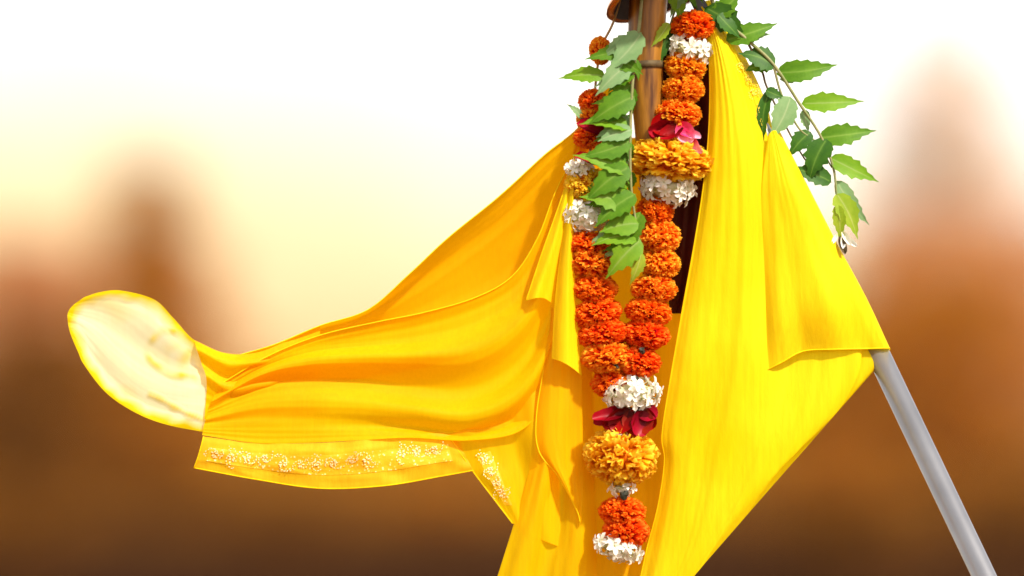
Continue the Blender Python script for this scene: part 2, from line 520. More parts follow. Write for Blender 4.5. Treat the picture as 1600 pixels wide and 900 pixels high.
tree('tree', 'tan blurred tree cut by the right picture edge', 1590, 325, 260, 160, 'tan', GR, seed=8, clumps=110)
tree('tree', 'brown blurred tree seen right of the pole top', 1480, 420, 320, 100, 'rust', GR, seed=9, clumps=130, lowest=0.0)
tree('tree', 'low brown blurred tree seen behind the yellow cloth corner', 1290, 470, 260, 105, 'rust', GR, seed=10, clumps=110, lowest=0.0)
tree('bush', 'olive green blurred bush low at the left on the dark ground', 110, 700, 90, 92, 'olive', None, cat='bush', lowest=0.0, seed=12, clumps=30)

GB = 'blurred shrubs on the dark ground'
for k, (lab, x, base, hh, ww, fol) in enumerate((
    ('dark blurred shrub on the ground below the embroidered band', 470, 842, 85, 240, 'brown'),
    ('rust blurred shrub left of the lowest amber drape', 690, 800, 70, 180, 'rust'),
    ('rust blurred shrub under the slanting cloth edge', 1290, 760, 90, 240, 'rust'),
    ('dark blurred shrub right of the bottom of the cloth', 1330, 880, 110, 260, 'brown'),
    ('dark blurred shrub at the right edge beside the pole foot', 1590, 850, 120, 220, 'brown'),
    ('dark blurred shrub in the lower left corner', 30, 880, 120, 220, 'brown'),
    ('brown blurred shrub right of the olive bush', 260, 800, 90, 220, 'brown'))):
    tree('shrub', lab, x, base - hh, ww, 3.0 / ((base - 600) * S / DIST), fol, GB, cat='shrub', lowest=0.0, seed=40 + k, clumps=50)

# ------------------------------------------------------------------ pole, stick and pot
pole_dir = (P(1385 + 0.477 * 100, 680) - P(1385, 580)).normalized()
top_pt = P(1385 - 0.477 * 650 - 22, -70)
kz = (0.0 - P(1385, 580).z) / pole_dir.z
foot = P(1385, 580) + pole_dir * kz
pole = empty('pole', (foot.x, foot.y, 0.0))
tag(pole, 'pale grey slanting pole with the yellow cloth hung over it', 'pole')
joint = P(1385 - 0.477 * 45, 535)
tube('shaft', [foot, joint], [0.0147, 0.0147], M_POLE, pole, 28)
tube('upper_shaft', [joint - pole_dir * -0.002, top_pt], [0.0095, 0.0085], M_POLE, pole, 24)
tube('end_cap', [joint + pole_dir * 0.004, joint - pole_dir * 0.006], [0.0155, 0.0150], M_POLE, pole, 28)

stick_pts = [P(1018, -70, 6), P(1013, 0, 6), P(1009, 100, 4), P(1014, 190, 0), P(1022, 330, -8)]
stick = empty('wooden_stick', stick_pts[-1])
tag(stick, 'brown grained wooden stick between the two flower strands at top', 'stick')
tube('wooden_shaft', stick_pts, [0.025, 0.024, 0.022, 0.019, 0.015], M_WOOD, stick, 20, n=40)
tube('binding', [P(1009, 97, 4), P(1009.5, 108, 4)], [0.0232, 0.0230], M_TWIG_DARK, stick, 20)

def lathe(name, prof, M, mat, parent, seg=48):
    verts, faces = [], []
    for (r, z) in prof:
        for k in range(seg):
            th = 2 * math.pi * k / seg
            verts.append(M @ Vector((r * math.cos(th), r * math.sin(th), z)))
    for i in range(len(prof) - 1):
        for k in range(seg):
            k2 = (k + 1) % seg
            faces.append((i * seg + k, i * seg + k2, (i + 1) * seg + k2, (i + 1) * seg + k))
    return meshobj(name, verts, faces, mat, parent, True)

axis = (-pole_dir + Vector((0, 0.16, 0))).normalized()
rim_c = P(1080, -38)
q = Vector((0, 0, 1)).rotation_difference(axis)
Mp = Matrix.Translation(rim_c) @ q.to_matrix().to_4x4()
pot = empty('copper_pot', rim_c)
tag(pot, 'upturned copper pot with dark inside, its rim cut by the top edge', 'pot')
lathe('body', [(0.104, 0.010), (0.088, 0.022), (0.080, 0.036), (0.090, 0.055), (0.112, 0.085), (0.118, 0.115), (0.108, 0.15), (0.075, 0.18), (0.03, 0.192), (0.001, 0.194)], Mp, M_COPPER, pot)
lathe('rim', [(0.104, 0.010), (0.114, 0.006), (0.117, 0.001), (0.114, -0.003), (0.108, -0.002)], Mp, M_COPPER, pot)
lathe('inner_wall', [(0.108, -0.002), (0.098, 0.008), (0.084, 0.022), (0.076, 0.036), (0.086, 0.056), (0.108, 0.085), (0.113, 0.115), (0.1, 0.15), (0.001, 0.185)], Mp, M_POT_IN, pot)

# ------------------------------------------------------------------ the yellow cloth
def wrinkle(amp, fu, fv, seed, warp=1.0):
    """long soft folds running along v, broken up by noise"""
    def f(u, v, p):
        n = noise.noise(Vector((u * fu + warp * noise.noise(Vector((v * 2, seed, u))), v * fv, seed * 7.3)))
        n2 = noise.noise(Vector((u * fu * 2.3, v * fv * 1.7, seed * 3.1 + 5)))
        n3 = noise.noise(Vector((u * fu * 6.0 + 0.8 * noise.noise(Vector((u * 3, v * 3, seed))), v * fv * 1.4, seed * 1.7 + 9)))
        return amp * (n + 0.45 * n2 + 0.16 * n3)
    return f

cloth = empty('cloth', P(1100, 0, -10))
tag(cloth, 'bright yellow cloth draped from the pole, one end flying out to the left', 'cloth')

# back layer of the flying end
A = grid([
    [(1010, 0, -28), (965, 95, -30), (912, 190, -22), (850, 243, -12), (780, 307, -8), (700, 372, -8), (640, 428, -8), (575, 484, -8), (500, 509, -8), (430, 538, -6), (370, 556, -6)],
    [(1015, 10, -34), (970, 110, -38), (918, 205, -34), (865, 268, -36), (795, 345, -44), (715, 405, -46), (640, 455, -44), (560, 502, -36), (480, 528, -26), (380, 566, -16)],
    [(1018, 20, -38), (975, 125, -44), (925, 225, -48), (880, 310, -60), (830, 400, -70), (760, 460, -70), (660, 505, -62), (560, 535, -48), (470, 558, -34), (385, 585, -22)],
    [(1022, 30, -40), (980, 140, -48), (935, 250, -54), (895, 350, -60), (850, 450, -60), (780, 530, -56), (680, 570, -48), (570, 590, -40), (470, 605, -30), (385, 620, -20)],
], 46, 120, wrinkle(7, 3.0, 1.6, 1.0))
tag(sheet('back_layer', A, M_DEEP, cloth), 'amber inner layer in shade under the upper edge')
tube('hem', [P(p.x, p.y, p.z + 1) for p in A[0][8:]], [0.0008] * len(A[0][8:]), M_HEM, cloth, 8)

# front layer of the flying end
B = grid([
    [(905, 228, 1.24), (868, 300, 3.72), (840, 372, 6.2), (800, 432, 7.44), (740, 466, 8.68), (660, 489, 8.68), (590, 503, 7.44), (500, 524, 4.96), (420, 556, 2.48), (345, 600, 0)],
    [(903, 250, -1.24), (872, 335, 0), (848, 410, 0), (805, 468, 0), (735, 505, 1.24), (650, 525, 0), (570, 535, -1.24), (490, 546, -1.24), (415, 570, -1.24), (338, 612, -1.24)],
    [(901, 280, 3.72), (876, 370, 8.68), (852, 450, 12.4), (805, 515, 16.12), (735, 553, 17.36), (645, 560, 16.12), (565, 562, 12.4), (480, 567, 8.68), (410, 583, 4.96), (332, 624, 1.24)],
    [(899, 300, -3.72), (878, 400, -3.72), (856, 490, -6.2), (808, 565, -6.2), (735, 603, -7.44), (640, 600, -6.2), (560, 592, -4.96), (475, 592, -2.48), (405, 602, -1.24), (327, 638, 0)],
    [(897, 320, 2.48), (880, 430, 7.44), (860, 530, 12.4), (812, 612, 14.88), (735, 648, 14.88), (640, 640, 13.64), (560, 632, 9.92), (475, 628, 6.2), (402, 632, 3.72), (322, 653, 1.24)],
    [(895, 340, -2.48), (882, 460, -3.72), (862, 565, -4.96), (815, 645, -4.96), (735, 675, -3.72), (640, 668, -2.48), (560, 664, -1.24), (478, 664, 0), (400, 664, 0), (318, 667, 0)],
    [(893, 360, -3.72), (884, 480, -4.96), (864, 600, -3.72), (818, 670, 0), (735, 688, 3.72), (640, 684, 6.2), (560, 688, 6.2), (480, 692, 4.96), (400, 692, 3.72), (316, 680, 2.48)],
], 90, 130, wrinkle(7, 5.0, 2.0, 2.0))
tag(sheet('front_layer', B, M_AMBER, cloth), 'golden sheer layer with long soft folds')
tube('hem', [P(p.x, p.y, p.z + 1) for p in B[0][3:]], [0.0008] * len(B[0][3:]), M_HEM, cloth, 8)

# cream end of the cloth, flared
E = grid([
    [(392, 556, -16.4), (345, 551, -15.2), (303, 531, 0), (271, 497, 1.2), (241, 468, 2.4), (190, 454, 3), (158, 456, 3.6), (132, 464, 3.6)],
    [(375, 572, -15.8), (330, 568, -12.2), (285, 550, 4.2), (250, 520, 5.4), (215, 495, 4.2), (175, 480, 3), (140, 474, 3), (114, 477, 3.6)],
    [(360, 595, -15.2), (315, 592, -1.2), (270, 580, -0.6), (230, 556, -1.2), (195, 530, -1.8), (160, 508, -1.2), (130, 496, 1.2), (106, 489, 3.6)],
    [(350, 620, -15.2), (305, 620, 1.2), (255, 610, 3.6), (215, 590, 3.6), (178, 560, 2.4), (148, 530, 1.8), (125, 510, 2.4), (106, 503, 3.6)],
    [(340, 650, -15.2), (295, 648, -0.6), (240, 635, -0.6), (200, 614, -1.2), (160, 580, -1.8), (135, 548, -0.6), (118, 522, 1.8), (109, 518, 3.6)],
    [(330, 677, -15.2), (262, 664, 0.6), (212, 645, 1.8), (166, 614, 3), (132, 571, 3.6), (122, 550, 3.6), (114, 532, 3.6)],
], 110, 150, wrinkle(2.2, 4.0, 3.0, 3.0))
edge = resample([Vector(p) for p in [(392, 556, 0), (345, 551, 0), (303, 531, 0), (271, 497, 0), (241, 468, 0), (190, 454, 0), (140, 462, 0), (112, 480, 0), (106, 500, 0), (114, 530, 0), (132, 571, 0), (166, 614, 0), (212, 645, 0), (262, 664, 0), (330, 678, 0)]], 120)
loop = resample([Vector(p) for p in [(318, 548, 0), (292, 524, 0), (264, 516, 0), (240, 527, 0), (232, 550, 0), (248, 572, 0), (285, 584, 0), (325, 596, 0)]], 60)
crease = resample([Vector(p) for p in [(325, 660, 0), (290, 645, 0), (258, 628, 0), (235, 618, 0)]], 20)
dye = []
for row in E:
    for p in row:
        f = Vector((p.x, p.y, 0))
        nz = noise.noise(f * 0.05)
        n2 = noise.noise(f * 0.018 + Vector((3, 1, 0)))
        de = min((f - q).length for q in edge)
        dl = min((f - q).length for q in loop)
        dc = min((f - q).length for q in crease)
        a = max(0, min(1, (18 + 5 * nz - de) / 14))
        b = max(0, min(1, (9 + 8 * nz - dl) / 11)) * (0.5 + 0.9 * nz)
        c = max(0, min(1, (8 + 5 * nz - dc) / 9)) * 0.8
        e2 = max(0, min(1, (n2 - 0.05) * 2.0)) * 0.3
        inner = 0.55 * max(0, min(1, (46 - (f - Vector((292, 556, 0))).length) / 24))
        dye.append(max(a, b, c, e2, inner * (0.5 + nz)))
        p.z += 2.5 * b + 3 * c + 3 * a
nu_, nv_ = len(E), len(E[0])
M_CREAM_DYED = M_CREAM.copy(); M_CREAM_DYED.name = 'cloth_cream_yellow_edged'
_n = M_CREAM_DYED.node_tree.nodes; _l = M_CREAM_DYED.node_tree.links
_at = _n.new('ShaderNodeAttribute'); _at.attribute_name = 'dye'
for nd in list(_n):
    if nd.type in ('BSDF_PRINCIPLED', 'BSDF_TRANSLUCENT'):
        sk = nd.inputs['Base Color'] if nd.type == 'BSDF_PRINCIPLED' else nd.inputs['Color']
        mc = _n.new('ShaderNodeMix'); mc.data_type = 'RGBA'
        _l.new(_at.outputs['Fac'], mc.inputs[0])
        if sk.links: _l.new(sk.links[0].from_socket, mc.inputs[6])
        else: mc.inputs[6].default_value = sk.default_value
        mc.inputs[7].default_value = (0.93, 0.68, 0.004, 1)
        _l.new(mc.outputs[2], sk)
verts = [P(*p) for row in E for p in row]
faces = [(i * nv_ + j, i * nv_ + j + 1, (i + 1) * nv_ + j + 1, (i + 1) * nv_ + j) for i in range(nu_ - 1) for j in range(nv_ - 1)]
tag(meshobj('cream_end', verts, faces, M_CREAM_DYED, cloth, True, None, {'dye': dye}), 'pale cream sheer end of the cloth with a broad yellow edge')

# twisted neck where the flying end narrows before it flares
D = grid([
    [(500, 510, -14), (450, 532, -10), (400, 551, -4), (350, 551, 2), (303, 531, 6)],
    [(500, 535, -14), (450, 552, -6), (400, 567, 6), (352, 568, 12), (308, 548, 12)],
    [(500, 560, -20), (450, 574, -14), (400, 584, -8), (354, 588, -2), (314, 566, 4)],
    [(500, 585, -20), (450, 596, -12), (402, 602, -2), (358, 610, 6), (322, 590, 10)],
    [(500, 610, -20), (450, 618, -14), (404, 628, -10), (360, 636, -6), (322, 620, -2)],
    [(500, 640, -20), (450, 650, -14), (404, 658, -10), (360, 660, -6), (319, 655, -4)],
], 70, 60, wrinkle(6, 5.0, 2.5, 15.0))
tag(sheet('twisted_neck', D, M_AMBER, cloth), 'yellow crossed folds beside the cream end')

# embroidered band under the flying end
F = grid([
    [(318, 682, 2), (400, 692, 4), (500, 692, 8), (600, 685, 8), (680, 677, 2), (716, 684, -4)],
    [(314, 698, 6), (400, 708, 10), (500, 712, 12), (600, 704, 12), (685, 694, 4), (722, 700, -4)],
    [(309, 715, 4), (400, 729, 8), (500, 738, 10), (600, 732, 10), (692, 718, 2), (730, 717, -4)],
    [(303, 731, 2), (400, 749, 4), (500, 763, 6), (600, 759, 6), (690, 744, 0), (740, 735, -4)],
], 26, 90, wrinkle(4, 2.0, 9.0, 4.0))
band = tag(sheet('border', F, M_BAND, cloth), 'embroidered golden band below the flying layer')
tube('hem', [P(p.x, p.y, p.z + 1) for p in F[-1]], [0.0008] * len(F[-1]), M_HEM, band, 8)
tube('hem', [P(p.x, p.y, p.z + 1) for p in [row[0] for row in F]], [0.0008] * len(F), M_HEM, band, 8)

# flap beside it that hangs down to a corner
Gf = grid([
    [(700, 680, -6), (737, 734, -6), (768, 775, -4), (801, 818, -4)],
    [(745, 662, -2), (772, 725, 4), (793, 775, 4), (812, 822, -2)],
    [(790, 635, -10), (806, 705, -6), (820, 770, -6), (828, 835, -8)],
    [(830, 600, -8), (838, 680, 0), (846, 760, 0), (850, 845, -6)],
    [(870, 555, -14), (872, 650, -14), (874, 750, -14), (876, 855, -14)],
], 50, 60, wrinkle(7, 3.0, 1.5, 5.0))
flap = tag(sheet('hanging_flap', Gf, M_AMBER, cloth), 'amber flap hanging below the flying layer with a worked corner')
tube('hem', [P(p.x, p.y, p.z + 1) for p in Gf[0]], [0.0008] * len(Gf[0]), M_HEM, flap, 8)

# lower hanging part
H = grid([
    [(864, 560, -16), (850, 640, -14), (826, 740, -10), (803, 818, -6), (790, 860, -4), (768, 930, -2)],
    [(876, 560, -10), (866, 650, 0), (850, 750, 8), (832, 830, 10), (818, 880, 10), (806, 930, 10)],
    [(890, 560, -20), (884, 660, -18), (876, 760, -16), (866, 840, -12), (856, 890, -10), (848, 930, -10)],
    [(905, 560, -20), (905, 660, -12), (905, 760, -2), (900, 840, 0), (892, 890, 2), (888, 930, 2)],
    [(925, 560, -30), (928, 660, -30), (930, 760, -26), (932, 840, -22), (932, 890, -20), (932, 930, -20)],
], 60, 90, wrinkle(8, 3.5, 2.0, 6.0))
tag(sheet('lower_drape', H, M_AMBER, cloth), 'amber drape reaching the bottom edge left of the garland')

# cloth behind the garland
K = grid([
    [(900, 215, -34), (882, 330, -36), (880, 480, -34), (886, 620, -34), (890, 760, -36), (890, 930, -34)],
    [(930, 215, -52), (932, 330, -58), (940, 480, -62), (945, 620, -58), (945, 760, -52), (945, 930, -46)],
    [(965, 215, -46), (970, 330, -52), (972, 480, -54), (972, 620, -50), (975, 760, -40), (975, 930, -36)],
    [(1005, 215, -54), (1010, 330, -60), (1012, 480, -60), (1008, 620, -56), (1008, 760, -46), (1005, 930, -40)],
    [(1050, 215, -50), (1052, 330, -52), (1050, 480, -50), (1046, 620, -42), (1045, 760, -32), (1040, 930, -26)],
    [(1100, 215, -40), (1100, 330, -40), (1095, 480, -36), (1085, 620, -24), (1080, 760, -14), (1075, 930, -10)],
], 60, 90, wrinkle(7, 4.0, 1.5, 7.0))
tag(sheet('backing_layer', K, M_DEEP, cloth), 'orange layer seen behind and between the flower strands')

# overlapping fold with a pointed end left of the garland
J = grid([
    [(862, 478, 2), (852, 560, 4), (838, 650, 6), (842, 705, 8), (872, 745, 8), (900, 795, 6), (907, 818, 4)],
    [(875, 500, 10), (868, 590, 14), (862, 670, 16), (870, 720, 14), (886, 760, 12), (902, 798, 8), (907.5, 818, 4)],
    [(892, 540, 4), (890, 620, 6), (888, 690, 6), (892, 735, 6), (898, 770, 6), (904, 800, 6), (908, 818, 4)],
    [(909, 580, 0), (910, 650, -4), (911, 710, -4), (911, 750, -2), (910, 780, 0), (909, 800, 2), (908.5, 818, 4)],
], 40, 80, wrinkle(4, 3.0, 1.5, 8.0))
tag(sheet('pointed_fold', J, M_AMBER, cloth), 'golden fold ending in a point left of the garland')
tube('hem', [P(p.x, p.y, p.z + 1) for p in J[0]], [0.0008] * len(J[0]), M_HEM, cloth, 8)

# bright pleats left of the garland
Pa = grid([
    [(897, 250, 12), (872, 325, 16), (848, 392, 20), (822, 470, 22)],
    [(898, 252, 18), (878, 330, 26), (858, 400, 30), (836, 466, 34)],
    [(899, 254, 16), (885, 335, 22), (868, 405, 24), (850, 466, 26)],
    [(900, 256, 12), (892, 340, 14), (874, 410, 16), (863, 474, 16)],
], 30, 60, wrinkle(3, 2.0, 1.2, 9.0))
pl = tag(sheet('pleat', Pa, M_YELLOW, cloth), 'short bright yellow pleat, the left one')
tube('hem', [P(p.x, p.y, p.z + 1) for p in Pa[0]], [0.0008] * len(Pa[0]), M_HEM, pl, 8)
Pb = grid([
    [(896, 252, 16), (880, 360, 22), (867, 470, 26), (862, 560, 26)],
    [(898, 255, 22), (887, 365, 32), (880, 475, 38), (877, 565, 40)],
    [(899, 258, 22), (893, 370, 30), (892, 480, 34), (893, 574, 36)],
    [(898, 262, 16), (897, 380, 18), (901, 485, 20), (909, 587, 20)],
], 30, 70, wrinkle(3, 2.0, 1.2, 10.0))
tag(sheet('pleat', Pb, M_YELLOW, cloth), 'long bright yellow pleat beside the left flower strand')

# right hand panel
Mn = grid([
    [(1084, 6, -6), (1104, 50, 6), (1109, 130, 14), (1107, 210, 18), (1099, 290, 20), (1085, 380, 22), (1065, 490, 22), (1046, 600, 20), (1034, 680, 16), (1038, 720, 10), (1028, 790, 6), (1010, 860, 4), (995, 930, 2)],
    [(1088, 5, 2), (1110, 50, 18), (1120, 130, 28), (1121, 210, 32), (1116, 290, 34), (1105, 380, 36), (1088, 490, 36), (1072, 600, 34), (1062, 680, 28), (1060, 740, 22), (1050, 800, 18), (1035, 870, 14), (1018, 930, 12)],
    [(1092, 4, 6), (1118, 55, 22), (1136, 140, 32), (1144, 225, 36), (1145, 310, 36), (1140, 400, 34), (1130, 500, 30), (1118, 600, 24), (1106, 690, 18), (1094, 770, 12), (1076, 850, 8), (1045, 930, 6)],
    [(1096, 3, 4), (1126, 58, 18), (1155, 145, 24), (1172, 235, 28), (1182, 325, 28), (1184, 410, 26), (1180, 510, 22), (1172, 600, 20), (1155, 690, 20), (1135, 770, 18), (1108, 840, 14), (1068, 918, 8)],
    [(1100, 2, 0), (1136, 65, 14), (1172, 150, 18), (1192, 230, 20), (1215, 330, 14), (1228, 420, 10), (1234, 515, 6), (1232, 595, 10), (1212, 680, 20), (1186, 745, 22), (1155, 800, 18), (1112, 868, 8)],
    [(1104, 1, -4), (1147, 75, 8), (1184, 155, 12), (1203, 225, 12), (1240, 330, 14), (1268, 420, 14), (1286, 505, 14), (1292, 575, 16), (1280, 640, 18), (1258, 690, 16), (1230, 725, 12), (1195, 773, 4)],
    [(1108, 0, -14), (1163, 90, -2), (1195, 160, 0), (1212, 225, 0), (1252, 320, 10), (1290, 410, 14), (1320, 485, 16), (1340, 545, 16), (1342, 580, 14), (1330, 612, 10), (1308, 642, 6), (1275, 682, 0)],
    [(1112, 0, -26), (1166, 92, -16), (1197, 160, -16), (1214, 225, -16), (1254, 318, -12), (1295, 400, -6), (1330, 470, 0), (1356, 530, 8), (1366, 560, 10), (1367, 575, 6), (1366, 578, 0), (1365, 580, -4)],
], 120, 160, wrinkle(9, 4.5, 1.5, 11.0))
tag(sheet('right_panel', Mn, M_YELLOW, cloth), 'bright yellow panel right of the garland with a slanting lower edge')
tube('hem', [P(p.x, p.y, p.z) for p in Mn[0]], [0.0008] * len(Mn[0]), M_HEM, cloth, 8)

# upper flap folded over the pole
U = grid([
    [(1200, 212, 17), (1190, 300, 23), (1190, 400, 21), (1194, 500, 16), (1199, 578, 14)],
    [(1202, 209, 22), (1203, 300, 30), (1208, 400, 32), (1214, 495, 32), (1222, 566, 22)],
    [(1205, 206, 24), (1218, 300, 34), (1233, 400, 36), (1245, 488, 34), (1255, 549, 20)],
    [(1208, 204, 22), (1234, 295, 36), (1262, 395, 42), (1288, 480, 44), (1304, 546, 28)],
    [(1212, 204, 20), (1248, 290, 32), (1288, 388, 36), (1326, 474, 36), (1352, 545, 26)],
    [(1217, 206, 10), (1257, 286, 20), (1303, 380, 22), (1350, 468, 22), (1384, 544, 22)],
    [(1220, 208, -4), (1260, 286, 0), (1308, 380, 2), (1354, 466, 2), (1391, 545, 4)],
    [(1218, 214, -18), (1257, 292, -16), (1304, 388, -15), (1350, 474, -15), (1386, 549, -14)],
    [(1206, 220, -24), (1240, 300, -26), (1286, 394, -26), (1330, 480, -26), (1366, 552, -26)],
], 90, 100, wrinkle(6, 4.0, 1.3, 12.0))
tag(sheet('upper_flap', U, M_YELLOW, cloth), 'bright yellow flap folded over the pole, its edge level with the pole joint')
tube('hem', [P(r[-1].x, r[-1].y, r[-1].z) for r in U[:62]], [0.0010] * 62, M_HEM, cloth, 8)

# embroidery on the band and on the hanging flap's corner
def zari_mat():
    m, nt, N, L, out = new_mat('zari_weave')
    t = noise_node(N, L, 130, 3, 0.7)
    v = N.new('ShaderNodeTexVoronoi'); v.inputs['Scale'].default_value = 230
    tc = N.new('ShaderNodeTexCoord'); L.new(tc.outputs['Object'], v.inputs['Vector'])
    ad = N.new('ShaderNodeMath'); ad.operation = 'ADD'
    L.new(t.outputs[0], ad.inputs[0]); L.new(v.outputs['Distance'], ad.inputs[1])
    col = ramp(N, L, ad.outputs[0], [(0.50, (0.92, 0.82, 0.55)), (0.66, (0.88, 0.62, 0.14)), (0.84, (0.80, 0.40, 0.008))])
    bs = N.new('ShaderNodeBsdfPrincipled'); bs.inputs['Roughness'].default_value = 0.5
    bs.inputs['Specular IOR Level'].default_value = 0.3
    L.new(col.outputs[0], bs.inputs['Base Color'])
    b = N.new('ShaderNodeBump'); b.inputs['Strength'].default_value = 0.25; b.inputs['Distance'].default_value = 0.001; b.invert = True
    L.new(ad.outputs[0], b.inputs['Height']); L.new(b.outputs[0], bs.inputs['Normal'])
    L.new(bs.outputs[0], out.inputs[0])
    return m
M_ZARI = zari_mat()
def strip(G, i0, i1, j0, j1, parent):
    H2 = []
    for i in range(i0, i1 + 1):
        H2.append([Vector((p.x, p.y, p.z + 0.5)) for p in G[i][j0:j1 + 1]])
    return sheet('woven_strip', H2, M_ZARI, parent)
strip(F, 8, 18, 3, 84, band)
strip(Gf, 6, 13, 16, 47, flap)
def motif_mesh(name, seed):
    rng = random.Random(seed)
    verts, faces = [], []
    def blade(cx, cy, ang, ln, wd, z):
        s0 = len(verts)
        ca, sa = math.cos(ang), math.sin(ang)
        for (a, b, zz) in ((0, 0, 0), (ln * .5, -wd, 0), (ln, 0, 0), (ln * .5, wd, 0), (ln * .5, 0, z)):
            verts.append((cx + a * ca - b * sa, cy + a * sa + b * ca, zz))
        for k in range(4):
            faces.append((s0 + k, s0 + (k + 1) % 4, s0 + 4))
    for k in range(5):
        a = k * 2 * math.pi / 5 + rng.uniform(-.3, .3)
        blade(0.10 * math.cos(a), 0.10 * math.sin(a), a, rng.uniform(.3, .5), .12, .14)
    for side in (-1, 1):                       # two scrolling sprays of small stitches
        th, r = rng.uniform(0, 1), 0.35
        for k in range(7):
            th += 0.42; r += 0.13
            x, y = side * r * math.cos(th), side * r * math.sin(th) * .7
            blade(x, y, th + 1.3 + rng.uniform(-.5, .5), rng.uniform(.22, .36), .08, .1)
    for k in range(6):
        blade(rng.uniform(-1.2, 1.2), rng.uniform(-.8, .8), rng.uniform(0, 6.28), rng.uniform(.12, .2), .07, .1)
    me = bpy.data.meshes.new(name)
    me.from_pydata(verts, [], faces)
    me.materials.append(M_SILVER)
    me.update()
    return me
MOT = [motif_mesh('motif', s) for s in range(4)]
def on_sheet(G, u, v):
    i = min(int(u * (len(G) - 1)), len(G) - 2); j = min(int(v * (len(G[0]) - 1)), len(G[0]) - 2)
    a, b, c = P(*G[i][j]), P(*G[i + 1][j]), P(*G[i][j + 1])
    n = (b - a).cross(c - a).normalized()
    if n.y > 0: n = -n
    return a, n
def motif(G, u, v, size, parent, k, mat=None):
    p, n = on_sheet(G, u, v)
    x = Vector((1, 0, 0)); x = (x - n * x.dot(n)).normalized(); y = n.cross(x)
    M = Matrix.Translation(p + n * 0.0012) @ Matrix((x, y, n)).transposed().to_4x4() @ Matrix.Rotation(k * 1.3, 4, 'Z') @ Matrix.Diagonal((size * S, size * S, size * S * .12, 1))
    inst('motif', MOT[k % 4], mat, M, parent)
rng = random.Random(5)
for k in range(10):
    v = 0.06 + 0.58 * k / 9
    motif(F, 0.50 + rng.uniform(-.04, .04), v, 12 + rng.uniform(-1, 1.5), band, k)
for k, (u, v) in enumerate(((0.46, 0.77), (0.44, 0.83), (0.46, 0.89))):
    motif(F, u, v, 13, band, k + 1)
for k, (u, v) in enumerate(((0.20, 0.33), (0.20, 0.45), (0.19, 0.57), (0.19, 0.69))):
    motif(Gf, u, v, 12, flap, k + 2)
rp = bpy.data.objects['right_panel']
for k in range(14):
    motif(Mn, 0.70 + rng.uniform(-.05, .12), 0.10 + 0.15 * k / 13, 9 + rng.uniform(-2, 2), rp, k, M_GOLD)

# added dark maroon sheet painting the shade of the hollow behind the right strand
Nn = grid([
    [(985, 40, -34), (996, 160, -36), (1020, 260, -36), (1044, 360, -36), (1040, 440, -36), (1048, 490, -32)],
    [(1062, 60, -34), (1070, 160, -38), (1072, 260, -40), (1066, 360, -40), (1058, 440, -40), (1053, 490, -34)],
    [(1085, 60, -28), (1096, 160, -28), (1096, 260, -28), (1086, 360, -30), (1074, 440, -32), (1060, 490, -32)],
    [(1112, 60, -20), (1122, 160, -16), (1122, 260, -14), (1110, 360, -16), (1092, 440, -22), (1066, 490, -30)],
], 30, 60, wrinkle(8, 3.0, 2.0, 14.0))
mar = sheet('hollow_shade_sheet', Nn, M_HOLLOW_SHADE, None)
tag(mar, 'dark maroon sheet added as painted shade in the hollow between right flower strand and yellow panel', 'cloth')

# ------------------------------------------------------------------ the flower garland
def marigold_mesh(seed, n=420):
    rng = random.Random(seed)
    verts, faces, tip = [], [], []
    # heart of the flower
    bm = bmesh.new()
    bmesh.ops.create_icosphere(bm, subdivisions=2, radius=0.74)
    for v in bm.verts: verts.append(v.co.copy()); tip.append(0.05)
    for f in bm.faces: faces.append(tuple(v.index for v in f.verts))
    bm.free()
    ga = math.pi * (3 - math.sqrt(5))
    for i in range(n):
        z = 1 - 2 * (i + 0.5) / n
        r = math.sqrt(1 - z * z)
        th = i * ga
        nrm = Vector((r * math.cos(th), r * math.sin(th), z))
        nrm = (nrm + Vector((rng.gauss(0, .07), rng.gauss(0, .07), rng.gauss(0, .07)))).normalized()
        u = nrm.orthogonal().normalized()
        a = rng.uniform(0, 6.28)
        u = Matrix.Rotation(a, 3, nrm) @ u
        v = nrm.cross(u)
        lean = u * rng.uniform(0.02, 0.24)
        L = rng.uniform(0.95, 1.02)
        w = rng.uniform(0.10, 0.15)
        s0 = len(verts)
        cup = rng.uniform(0.03, 0.09)
        rows = [(0.64, 0.5, 0.15), (0.84, 0.95, 0.5), (L - 0.03, 1.0, 0.85), (L + 0.02, 0.55, 1.0)]
        for (rr, ww, tt) in rows:
            f = (rr - 0.5) / 0.5
            for s in (-1, 0, 1):
                wob = rng.uniform(-.025, .025) if tt > 0.6 else 0
                p = nrm * (rr + wob) + v * (s * w * ww) + lean * f * f * 1.3 + u * (cup * (abs(s)) - (0.05 if s == 0 else 0))
                verts.append(p); tip.append(min(1, tt * rng.uniform(.85, 1.1)))
        for k in range(3):
            for q in range(2):
                b = s0 + k * 3 + q
                faces.append((b, b + 1, b + 4, b + 3))
    me = bpy.data.meshes.new('marigold')
    me.from_pydata([tuple(v) for v in verts], [], faces)
    a = me.attributes.new('tip', 'FLOAT', 'POINT'); a.data.foreach_set('value', tip)
    me.polygons.foreach_set('use_smooth', [True] * len(me.polygons))
    me.materials.append(M_MG_ORANGE)
    me.update()
    return me

